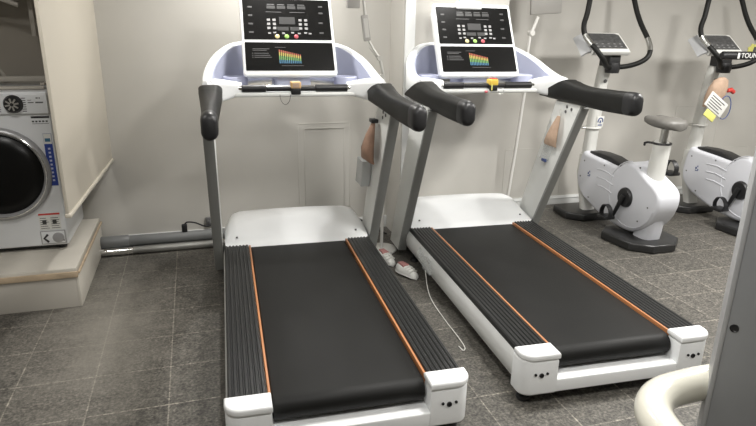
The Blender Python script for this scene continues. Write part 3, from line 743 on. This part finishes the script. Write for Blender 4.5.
# ------------------------------------------------------------------ washing machine corner
pn = thing('partition_board', 'cream partition board standing off the floor beside the washing machine', 'partition', (-.585, 2.83, .59), math.radians(-2.2))
MB().box(-.015, 0, 0, 1.215, .012, HC-.60, .002).build('board', 'board', pn)
MB().box(-.020, .009, -.004, 1.20, .003, .024, .006, 3).build('bottom_moulding', 'board', pn)
ph = thing('plinth', 'low white boxed plinth with a raw wood edge under the washing machine', 'plinth', (0, 0, 0))
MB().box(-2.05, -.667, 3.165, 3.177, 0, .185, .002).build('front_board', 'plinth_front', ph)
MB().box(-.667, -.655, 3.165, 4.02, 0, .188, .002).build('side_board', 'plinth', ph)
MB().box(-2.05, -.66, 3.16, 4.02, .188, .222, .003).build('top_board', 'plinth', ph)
MB().box(-2.05, -.653, 3.152, 3.166, .172, .204, .003).build('wood_edge', 'wood', ph)
MB().box(-.656, -.646, 3.17, 4.02, .186, .200, .002).build('side_edge', 'wood', ph)

wm = thing('washing_machine', 'white front loading washing machine on the plinth', 'washing machine', (-1.033, 3.46, .222))
W2, H = .297, .875
MB().box(-W2, W2, .0, .50, .030, H, .012, 3).build('cabinet', 'washer', wm)
MB().box(-W2+.03, W2-.03, .03, .47, .012, .034, .003).build('dark_gap_inset', 'black', wm)  # black inset added to darken the shadow gap under the cabinet
for sx in (-1, 1):
    for yy in (.06, .44): MB().lathe([(0, 0), (.022, 0), (.022, .03), (0, .03)], Matrix.Translation((sx*.25, yy, 0)), 16).build('foot', 'black', wm)
Fw = frame((0, 0, 0), (1, 0, 0), (0, 0, 1))          # z points to the viewer (-y)
pnl = MB().box(-W2+.002, W2-.002, -.014, .01, H-.115, H-.012, .006, 3).build('control_panel', 'washer', wm)
MB().lathe([(0, .026), (.038, .024), (.042, .012), (.046, 0), (0, 0)], Fw @ Matrix.Translation((.138, H-.062, .014)), 32).build('program_dial', 'black', pnl)
b = MB()
for k in range(8):
    a = 2*PI*k/8 + .2
    b.box(-.004, .004, .008, .032, .0245, .0275, xf=Fw @ Matrix.Translation((.138, H-.062, .014)) @ Matrix.Rotation(a, 4, 'Z'))
b.build('dial_spokes', 'chrome', pnl)
b = MB()
for k in range(7): b.box(.176, .196, -.0147, -.0138, H-.035-.011*k, H-.031-.011*k)
b.build('program_marks', 'ink', pnl, smooth=0); b = MB()
for k in range(7): b.box(.062, .078, -.0147, -.0138, H-.035-.011*k, H-.031-.011*k)
b.build('program_marks', 'ink', pnl, smooth=0); b = MB()
b.box(.205, .232, -.0147, -.0138, H-.058, H-.053).box(.240, .276, -.0147, -.0138, H-.059, H-.052).box(.244, .254, -.0147, -.0138, H-.036, H-.030).box(.258, .264, -.0147, -.0138, H-.036, H-.030).box(.205, .222, -.0147, -.0138, H-.045, H-.042)
b.build('display_print', 'ink', pnl, smooth=0)
dC = (0.012, .445)
FD = Fw @ Matrix.Translation((dC[0], dC[1], 0))
dr = MB().lathe([(.165, .0), (.252, 0), (.250, .012), (.240, .024), (.226, .026), (.220, .020), (.214, .006), (.165, 0)], FD, 64).build('door_ring', 'washer_ring', wm, smooth=50)
MB().lathe([(0, .04), (.09, .037), (.16, .028), (.208, .014), (.216, .004), (0, .002)], FD, 64).build('door_glass', 'dark_glass', dr, smooth=60)
MB().tube([FD @ V((.231*math.cos(a), .231*math.sin(a), .025)) for a in [2*PI*k/64 for k in range(64)]], .004, 8, loop=True).build('chrome_rim', 'chrome', dr)
MB().box(.205, .290, -.0015, .002, .737, .747).build('model_strip', 'black', wm, smooth=0)
b = MB()
for k in range(5): b.box(.207 + .016*k, .217 + .016*k, -.001, .002, .716, .724)
b.box(.207, .285, -.001, .002, .707, .709)
b.build('model_print', 'led', wm, smooth=0)
st = MB().box(.248, .287, -.0018, .002, .372, .655).build('energy_sticker', 'blue', wm, smooth=0)
MB().box(.249, .286, -.0025, -.0015, .60, .654).build('sticker_head', 'paper', st, smooth=0)
b = MB()
for k in range(9): b.box(.263, .274, -.0025, -.0015, .397 + .0215*k, .407 + .0215*k)
b.build('sticker_print', 'lav_light', st, smooth=0)
b = MB().box(.254, .280, -.0031, -.0022, .612, .63)
b.build('sticker_badge', 'c_blu', st, smooth=0)
ns = MB().box(.165, .270, -.0018, .002, .125, .218).build('notice_sticker', 'paper', wm, smooth=0)
MB().box(.165, .270, -.0024, -.0015, .208, .218).build('red_band', 'red', ns, smooth=0)
b = MB()
for k in range(6): b.box(.170, .212 - .006*(k % 3), -.0024, -.0015, .132 + .0115*k, .135 + .0115*k).box(.222, .265 - .005*(k % 2), -.0024, -.0015, .132 + .0115*k, .135 + .0115*k)
b.box(.18, .20, -.0024, -.0015, .158, .178).box(.23, .25, -.0024, -.0015, .158, .178)
b.build('notice_print', 'print_dim', ns, smooth=0)
fl = MB().box(.160, .286, -.004, .002, .040, .118, .003).build('filter_hatch', 'washer_ring', wm)
MB().box(.166, .280, -.0052, -.003, .045, .113, .002).build('hatch_lid', 'washer', fl)
MB().lathe([(0, .004), (.026, .003), (.03, 0), (0, 0)], Fw @ Matrix.Translation((.248, .076, .005)), 24).build('hatch_knob', 'washer_ring', fl)
MB().tube([(.198, -.006, .098), (.178, -.006, .076), (.198, -.006, .054)], .006, 8).build('hatch_arrow', 'black', fl)
MB().box(.262, .266, -.007, -.005, .062, .09, .001).box(.272, .277, -.007, -.005, .055, .065, .001).build('hatch_print', 'ink', fl)

# taupe metal rack over the machine
rk = thing('metal_rack', 'taupe metal rack above the washing machine', 'rack', (-1.03, 3.50, 1.10))
MB().box(-.36, .268, .30, .33, .018, .046, .003).box(-.36, .268, .03, .05, .0, .016, .003).box(.248, .268, .05, .30, .018, .03, .003).build('lower_rail', 'rack', rk)
MB().tube([(.0, .42, .02), (-.14, .42, .30)], .010, 8).tube([(-.075, .42, .02), (-.115, .42, .22)], .008, 8).build('diagonal_brace', 'rack', rk)
MB().box(.168, .192, .40, .425, .26, .52, .003).build('hanging_bracket', 'rack', rk)
MB().box(-.6, .20, .22, .50, .470, .490, .004).build('upper_shelf', 'rack', rk)
MB().tube([(-.25, .2, .45), (-.05, .2, .466), (.08, .2, .455), (.17, .2, .42)], .012, 8).build('curved_bar', 'rack', rk)

# ------------------------------------------------------------------ foreground machine
fm = thing('strength_machine', 'grey post with cream bent tube in the right foreground', 'strength machine', (1.40, 1.12, 0))
E_ = frame((0, 0, 0), (1, .0, 0), (0, 0, 1))
XF = Matrix.Translation((-.073, -.02, 0)) @ Matrix.Rotation(math.radians(-42), 4, 'Z')
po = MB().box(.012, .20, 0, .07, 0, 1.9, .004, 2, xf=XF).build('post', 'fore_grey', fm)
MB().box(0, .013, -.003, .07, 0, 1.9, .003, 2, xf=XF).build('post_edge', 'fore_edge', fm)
MB().lathe([(0, .0005), (.0085, .0005), (.0105, .0022), (.0115, 0), (.0115, -.002), (0, -.002)], XF @ frame((.030, -.0005, .682), (1, 0, 0), (0, 0, 1)), 20).build('bolt_hole', 'black', po)
pth = smoothpts([V((.03, .03, .475)), V((-.08, .03, .475)), V((-.20, .012, .478)), V((-.285, -.05, .482)), V((-.325, -.15, .482)), V((-.325, -.30, .47)), V((-.325, -.47, .40)), V((-.325, -.56, .25)), V((-.325, -.57, .03))], 8)
MB().tube([p - V((0, 0, .010)) for p in pth], .048, 28).build('bent_tube', 'cream', fm, smooth=80)
MB().lathe([(0, 0), (.07, 0), (.07, .02), (.05, .03), (0, .03)], Matrix.Translation((-.325, -.57, 0)), 24).build('tube_foot', 'black', fm)

# ------------------------------------------------------------------ ceiling lights with added fill lamps
M['glow'] = bpy.data.materials.new('lit_diffuser'); M['glow'].use_nodes = True
nt = M['glow'].node_tree; nt.nodes.clear()
em = nt.nodes.new('ShaderNodeEmission'); ou = nt.nodes.new('ShaderNodeOutputMaterial'); nt.links.new(em.outputs[0], ou.inputs[0])
em.inputs['Color'].default_value = (1, .955, .88, 1); em.inputs['Strength'].default_value = 6
LAMPS = [  # x, y, radius, watts, spot half angle (0 = diffuse panel)
    ((0.46, 3.50), .05, 19, 0), ((1.75, 3.36), .05, 11, 0), ((3.2, 2.3), .18, 56, 0), ((1.2, 1.9), .18, 30, 0), ((0.2, 0.6), .25, 20, 0), ((4.6, 2.2), .3, 46, 0), ((-0.9, 2.1), .2, 10, 0), ((2.4, 0.6), .3, 26, 0)]  # leading lamps follow the cast shadows, the later ones are added fill
WARM = (1, .98, .945)
for i, ((x, y), sz, w, cone) in enumerate(LAMPS):
    zb = HC - .03
    cl = thing('ceiling_or_fill_light', 'out-of-view round ceiling light in a set with added fill lamps', 'ceiling light', (x, y, zb), 0, 'ceiling lights')
    MB().lathe([(sz, .03), (sz+.03, .03), (sz+.03, 0), (sz, -.004), (sz, .03)], None, 32).build('rim', 'white', cl)
    MB().lathe([(0, .004), (sz, .004), (sz, .01), (0, .01)], None, 32).build('diffuser', 'glow', cl)
    if cone:
        L = bpy.data.lights.new('lamp', 'SPOT'); L.spot_size = math.radians(2*cone); L.spot_blend = .5; L.shadow_soft_size = sz*.8
    else:
        L = bpy.data.lights.new('lamp', 'AREA'); L.shape = 'DISK'; L.size = 2*sz
    L.energy = w; L.color = WARM
    lo = bpy.data.objects.new('lamp', L); COL.objects.link(lo); lo.parent = cl; lo.location = (0, 0, -.006)
    if cone: lo.rotation_euler = (math.radians(-14), 0, 0)

w = bpy.data.worlds.new('World'); scene.world = w; w.use_nodes = True
w.node_tree.nodes['Background'].inputs[0].default_value = (1, .97, .92, 1); w.node_tree.nodes['Background'].inputs[1].default_value = .05

# ------------------------------------------------------------------ camera
cd = bpy.data.cameras.new('Camera'); cam = bpy.data.objects.new('Camera', cd); COL.objects.link(cam); scene.camera = cam
cd.sensor_width = 36; cd.lens = 588.968/756*36; cd.clip_start = .05
Rv = V((0.95671233, -0.29054167, 0.01694249)); Uv = V((0.07219545, 0.29331866, 0.95328484)); Wv = V((0.28193852, 0.91079619, -0.30159737))
mw = Matrix((Rv, Uv, -Wv)).transposed().to_4x4(); mw.translation = V((0, 0, 1.44396)); cam.matrix_world = mw
vs = scene.view_settings
vs.view_transform = 'Standard'; vs.look = 'None'; vs.gamma = 1; vs.use_curve_mapping = False; vs.exposure = 0.1
